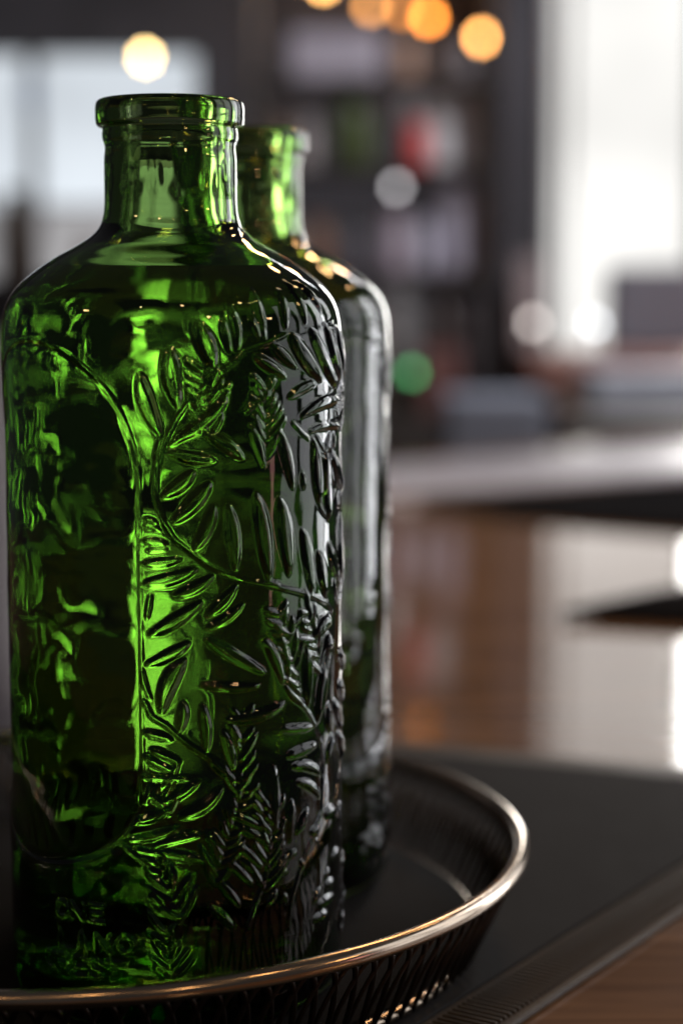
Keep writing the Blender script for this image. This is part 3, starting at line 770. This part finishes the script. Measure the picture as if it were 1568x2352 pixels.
jar(1010, 655, 950, 3.32, 38, (0.03, 0.018, 0.016), "dark_bottle", "dark brown bottle on the cabinet beside the grey jar", "bottle", neck=0.35)
jar(1082, 640, 950, 3.32, 34, (0.025, 0.018, 0.02), "dark_bottle", "dark brown bottle on the cabinet at the shelf's right upright", "bottle", neck=0.35)
carton(1015, 905, 1245, 1500, 2.75, 0.16, (0.20, 0.22, 0.28), "slate_case", "slate blue case behind the far end of the counter", "case")
bc, bw, bh = rect(1255, 938, 1750, 1600, 3.1)
tag(box("low_bench", bc, (bw, 0.55, bh), M_DARKW, bevel=0.006), "dark low bench under the blue grey padded box", "bench")
carton(1345, 852, 1640, 937, 3.2, 0.2, (0.34, 0.36, 0.42), "cushion_box", "blue grey padded box under the tall window", "box")
carton(1392, 612, 1700, 804, 4.2, 0.12, (0.16, 0.16, 0.19), "grey_crate", "dark grey crate on the window ledge", "crate")

jar(640, 245, 387, 3.38, 26, (0.16, 0.09, 0.05), "amber_bottle", "small amber brown bottle at the left end of the second board", "bottle", neck=0.4)
jar(705, 270, 387, 3.37, 22, (0.40, 0.36, 0.36), "small_jar", "small pale grey jar next to the amber bottle", "jar", neck=0.8)
jar(655, 470, 627, 3.38, 30, (0.06, 0.05, 0.05), "black_bottle", "black bottle at the left end of the third board", "bottle", neck=0.35)
jar(730, 505, 627, 3.37, 26, (0.24, 0.12, 0.08), "copper_tin", "copper brown tin beside the black bottle", "tin", neck=0.85)
jar(815, 520, 627, 3.37, 30, (0.11, 0.10, 0.12), "slate_jar", "slate grey jar left of the mauve canister", "jar", neck=0.7)
jar(930, 95, 191, 3.37, 26, (0.33, 0.20, 0.14), "tan_jar", "tan jar right of the grey box on the top board", "jar", neck=0.7)
jar(1010, 75, 191, 3.37, 24, (0.10, 0.07, 0.06), "brown_bottle", "slim brown bottle on the top board", "bottle", neck=0.35)
jar(1068, 100, 191, 3.37, 28, (0.38, 0.36, 0.40), "pale_tin", "pale grey tin at the right end of the top board", "tin", neck=0.85)
jar(855, 700, 950, 3.30, 30, (0.22, 0.17, 0.15), "taupe_bottle", "taupe bottle on the cabinet hidden partly by the rear bottle", "bottle", neck=0.4)
carton(962, 800, 1052, 950, 3.22, 0.08, (0.15, 0.055, 0.05), "maroon_box", "maroon box on the cabinet in front of the dark bottles", "box")
jar(1290, 890, 962, 2.92, 26, (0.16, 0.08, 0.055), "brown_cup", "brown cup between the slate case and the blue grey box", "cup", neck=0.9)
# things before the left window
sill_c, sill_w, sill_h = rect(-320, 652, 470, 676, 4.48)
tag(box("left_sill", sill_c, (sill_w, 0.2, sill_h), M_DARKW, bevel=0.004), "dark wooden sill under the pale left window", "sill")
jar(38, 440, 651, 4.46, 44, (0.10, 0.075, 0.06), "brown_vase", "dark brown vase on the left window sill", "vase", neck=0.5)
jar(205, 560, 651, 4.46, 30, (0.45, 0.30, 0.27), "pink_pot", "dusty pink pot on the left window sill", "pot", neck=0.9)
orn = empty("hanging_ornament", at(72, 215, 4.5)); tag(orn, "narrow blue ornament hanging before the left window's mullion", "ornament")
link("drop", lathe_mesh("drop", [(0, -0.055), (0.012, -0.045), (0.019, -0.01), (0.014, 0.03), (0.004, 0.052), (0, 0.056)], 24), plain("blue_glaze", (0.10, 0.17, 0.36), 0.3), orn)
link("string", tube_mesh("string", [(0, 0, 0.05), (0.0005, 0, 0.2), (0, 0, 0.5)], 0.0015, 6), M_DARKW, orn)
# lamps
M_SOCK = plain("socket_metal", (0.05, 0.045, 0.04), 0.4, metallic=1.0)
def bulb(px, py, Y, color, strength, r, name, label, cord=True, cat="lamp", foot=None):
    p = at(px, py, Y); root = empty(name, p)
    link("bulb", ball_mesh("bulb", r, 1.15), emit(name + "_glow", color, strength), root)
    if cord:
        link("socket", lathe_mesh("socket", [(0, r * 1.05), (r * 0.55, r * 1.05), (r * 0.6, r * 2.0), (r * 0.25, r * 2.5), (0, r * 2.5)], 24), M_SOCK, root)
        link("cord", tube_mesh("cord", [(0, 0, r * 2.4), (0.001, 0, 0.35), (0, 0, 0.9)], 0.0022, 6), M_SOCK, root)
    else:
        fz = foot - p.z                                   # level of the surface it stands on
        link("base", lathe_mesh("base", [(0, fz), (r * 2.0, fz), (r * 2.0, fz + 0.004), (r * 0.5, fz + 0.008), (r * 0.28, fz + 0.02), (r * 0.28, -r * 1.5), (r * 0.5, -r * 1.1), (0, -r * 1.05)], 24), M_SOCK, root)
    return tag(root, label, cat, "glowing bulbs in the background")
bulb(334, 131, 4.4, (1.0, 0.70, 0.28), 27, 0.011, "pendant_lamp", "cream yellow glowing pendant bulb above the near bottle")
bulb(742, -36, 4.5, (1.0, 0.50, 0.14), 26, 0.011, "pendant_lamp", "amber pendant bulb cut by the top edge of the picture")
bulb(694, -58, 4.5, (1.0, 0.45, 0.12), 20, 0.011, "pendant_lamp", "half hidden amber pendant bulb above the picture's top edge")
bulb(924, 22, 4.55, (1.0, 0.36, 0.08), 8, 0.012, "pendant_lamp", "dim orange pendant bulb overlapping the deep orange one")
bulb(852, 14, 4.55, (1.0, 0.42, 0.12), 9, 0.013, "pendant_lamp", "faint dim amber pendant bulb between two brighter ones")
bulb(984, 40, 4.5, (1.0, 0.30, 0.04), 22, 0.012, "pendant_lamp", "deep orange pendant bulb near the top centre")
bulb(1106, 86, 4.4, (1.0, 0.44, 0.12), 27, 0.011, "pendant_lamp", "light orange pendant bulb beside the dark pillar")
bulb(910, 430, 3.24, (0.95, 0.92, 0.95), 4, 0.0075, "shelf_highlight", "small glowing ball making a whitish highlight in front of the shelf", cat="lamp")  # glowing ball added to draw a highlight, no lamp here
CAB_Z = at(800, 952, 3.35).z; LEDGE_Z = at(1400, 805, 4.2).z
bulb(946, 856, 3.16, (0.12, 0.60, 0.20), 4.2, 0.0075, "indicator_lamp", "small green glowing lamp beside the rear bottle's shoulder", cord=False, foot=CAB_Z)
bulb(1364, 745, 4.1, (0.93, 0.96, 1.0), 6.5, 0.0095, "ledge_lamp", "small bright white bulb standing on the window ledge", cord=False, foot=LEDGE_Z)
bulb(1224, 742, 3.95, (1.0, 0.90, 0.85), 4.4, 0.010, "ledge_lamp", "small beige glowing bulb near the wooden post", cord=False, foot=LEDGE_Z)

# things lying on the far counter
M_STONE = plain("pale_stone", (0.50, 0.48, 0.52), 0.35, var=0.15, scale=9)
s0 = on_plane(850, 1150); s1 = on_plane(1640, 1092)
sd = (s1 - s0).normalized(); sn = Vector((-sd.y, sd.x, 0))
tag(prism("stone_strip", [s0 - sd * 0.5, s1 + sd * 0.2, s1 + sd * 0.2 + sn * 0.20, s0 - sd * 0.5 + sn * 0.20], 0.0008, 0.012, M_STONE, bevel=0.003),
    "pale grey stone strip along the counter's far edge", "stone strip")
M_RUN = plain("runner_cloth", (0.016, 0.016, 0.017), 0.95)
M_RUN.node_tree.nodes["Principled BSDF"].inputs["Specular IOR Level"].default_value = 0.0
b0 = on_plane(960, 1160); b1 = on_plane(1700, 1098); b2_ = on_plane(1700, 1236); b3 = on_plane(1180, 1196)
tag(prism("far_mat", [b0, b3, b2_, b1], 0.0008, 0.005, M_RUN, bevel=0.001), "black flat runner lying before the pale stone strip", "runner")

tag(prism("folder", [on_plane(1290, 1424), on_plane(1700, 1448), on_plane(1700, 1352), on_plane(1520, 1376)], 0.0026, 0.007, M_RUN, bevel=0.001),
    "slim black folder lying between the napkin and the white sheet", "folder")

# pitcher at the left edge
pr = empty("pitcher", (-0.196, 0.80, 0.0)); tag(pr, "mauve grey pitcher at the left edge, nearly hidden by the near bottle", "pitcher")
M_PIT = plain("pitcher_glaze", (0.10, 0.085, 0.092), 0.6, var=0.08)
link("vessel", lathe_mesh("vessel", [(0, 0), (0.050, 0), (0.055, 0.004), (0.056, 0.05), (0.055, 0.12), (0.050, 0.17), (0.044, 0.20), (0.046, 0.225), (0.044, 0.226), (0.041, 0.20), (0.047, 0.16), (0.050, 0.02), (0, 0.015)], 64), M_PIT, pr)
link("handle", tube_mesh("handle", [(-0.042, 0, 0.20), (-0.075, 0, 0.19), (-0.085, 0, 0.14), (-0.075, 0, 0.09), (-0.052, 0, 0.07)], 0.006, 10), M_PIT, pr)
